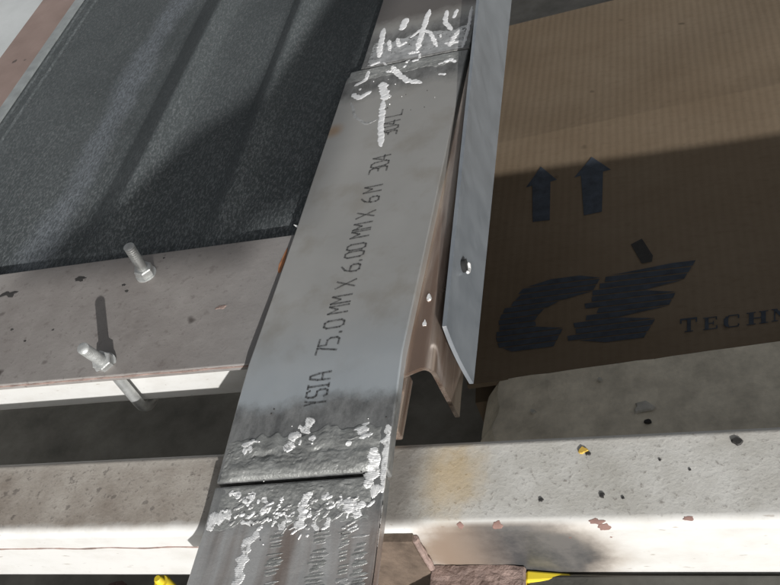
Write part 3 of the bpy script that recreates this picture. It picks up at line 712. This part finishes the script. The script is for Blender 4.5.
for i, (px, py, r, mt, nm, lb) in enumerate(((583, 451, .0017, simple('ochre paint', (.50, .33, .06), .6), 'paint_fleck', 'yellow ochre fleck on top of the white tube'), (588, 454, .0010, MGRIT, 'grit', 'tiny dark grain touching the yellow fleck on the white tube'), (738, 441, .0019, MGRIT, 'grit', 'largest black crumb on the white tube near the right edge'), (602, 495, .0012, MGRIT, 'grit', 'black crumb on the white tube above the brown paint chip'), (541, 500, .0009, MGRIT, 'grit', 'small dark crumb on the white tube above the yellow case corner'), (623, 498, .0006, MGRIT, 'grit', 'faint dark grain on the white tube right of the middle crumb'), (690, 470, .0005, MGRIT, 'grit', 'lone dark grain mid width on the white tube at the right'), (660, 460, .0005, MGRIT, 'grit', 'faint dark grain near the back of the white tube at right'))):
    p = at(px, py, -.0068); tag(put(nm, blob_bm((p.x, p.y, -.0066), r, (0, 0, 1), .5, 11, r*.28, i+110, 1, .9), mt), lb, 'debris', 'loose grit and chips on the steel and concrete')

# ------------------------------------------------------------------ rusty bracket in front of the tube
br = thing('rusty_bracket', (.085, -.025, -.06), 'rusty steel angle bracket welded to the front of the white tube beside the flat bar', 'bracket')
def rough_box(lo, hi, amp, sc, cuts=10):
    bm = box_bm(lo, hi); bmesh.ops.subdivide_edges(bm, edges=bm.edges, cuts=cuts, use_grid_fill=True)
    for v in bm.verts: v.co += Vector((mnoise.noise(v.co*sc), mnoise.noise(v.co*sc + Vector((9, 0, 0))), mnoise.noise(v.co*sc + Vector((0, 7, 0)))))*amp
    return bm
put('upright_leg', rough_box((.052, -.0206, -.085), (.0862, -.0172, -.0105), .00025, 160), simple('scorched brown steel', (.15, .112, .085), .65, .2, .45, 70, .4, 300), br)
put('flat_leg', rough_box((.0866, -.062, -.044), (.124, -.0175, -.036), .0006, 260, 20), MRUST, br)
put('weld_fillet', tube_bm([Vector((.0868 + .0002*math.sin(k*1.3), -.0188, -.0115 - .0017*k)) for k in range(15)], [.0015 + .0001*math.sin(k*2.1) for k in range(15)], 8), MRUST, br, True)

# ------------------------------------------------------------------ things under the lower edge of the picture
cs = thing('plastic_case', (.25, -.07, -.06), 'dark grey plastic case with yellow rim below the white tube at right', 'case')
p0 = at(519, 572, -.041)
put('case_shell', box_bm((p0.x + .0035, -.16, -.42), (.60, -.0186, -.0412), .0012), MCASE, cs)
put('yellow_rim', box_bm((p0.x - .0004, -.16, -.049), (p0.x + .0033, -.0180, -.0396), .0008), MYEL, cs)
bm = box_bm((p0.x + .0032, -.0222, -.0490), (p0.x + .0200, -.0176, -.0396), .0008)
for v in bm.verts: v.co.z -= .0028*max(0, (v.co.x - p0.x - .006)/.014); v.co.y += .0022*max(0, (v.co.x - p0.x - .006)/.014)*(v.co.y < -.02)
put('yellow_rim', bm, MYEL, cs)
def lump(c, r, s, amp, sc):
    bm = bmesh.new(); bmesh.ops.create_icosphere(bm, subdivisions=4, radius=r)
    for v in bm.verts: v.co = Vector((v.co.x*s[0], v.co.y*s[1], v.co.z*s[2]))*(1 + amp*mnoise.noise(v.co*sc)) + Vector(c)
    return bm
q = at(30, 600, -.085); tag(put('dark_cloth', lump(q + Vector((-.005, -.13, -.15)), .15, (1.5, .8, 1.05), .10, 18), MCLOTH, None, True), 'dark blue cloth bundle under the white tube at lower left', 'cloth')
q = at(85, 600, -.085); tag(put('pink_cloth', lump(q + Vector((0.006, -.02, -.015)), .035, (.6, 1, .5), .3, 60), MPCL, None, True), 'faded pink cloth under the white tube beside the dark cloth', 'cloth')
q = at(122, 600, -.085); tag(put('grey_cloth', lump(q + Vector((0.002, -.02, -.02)), .034, (.6, 1, .5), .3, 60), simple('grey cloth', (.10, .095, .10), .9), None, True), 'grey cloth under the white tube between pink cloth and yellow cap', 'cloth')
yc = thing('yellow_cap', at(162, 583, -.075), 'small yellow plastic cap under the white tube left of the flat bar', 'cap')
q = at(162, 583, -.075)
put('cap_body', tube_bm([q + Vector((0, 0, -.008)), q, q + Vector((0, 0, .001))], [.0042, .0042, .0036], 20), MYEL, yc, True)
put('cap_knob', tube_bm([q + Vector((0, 0, .001)), q + Vector((0, 0, .004)), q + Vector((0, 0, .005))], [.0022, .0022, .0016], 16), MYEL, yc, True)

# ------------------------------------------------------------------ board added out of view behind the camera, cut to shape the shade on the black sheet
T0 = 1.15
def up_(px, py, z=-.006): return at(px, py, z) - L*T0
sh_poly = [(14, 271), (140, 176), (210, 122), (262, 88), (292, 48), (335, -8), (352, -45), (420, -45), (372, 30), (340, 130), (308, 205), (258, 228), (240, 252)]
Pp = [up_(*p) for p in sh_poly]
bm = bmesh.new(); A = [bm.verts.new(p) for p in Pp]; B = [bm.verts.new(p - L*.02) for p in Pp]; n = len(A)
for k in range(n): bm.faces.new((A[k], A[(k+1) % n], B[(k+1) % n], B[k]))
bm.faces.new(A); bm.faces.new(B[::-1])
tag(put('added_shade_board', bm, MSHADE), 'grey shade board added out of view to cast the shadow on the black sheet', 'board')
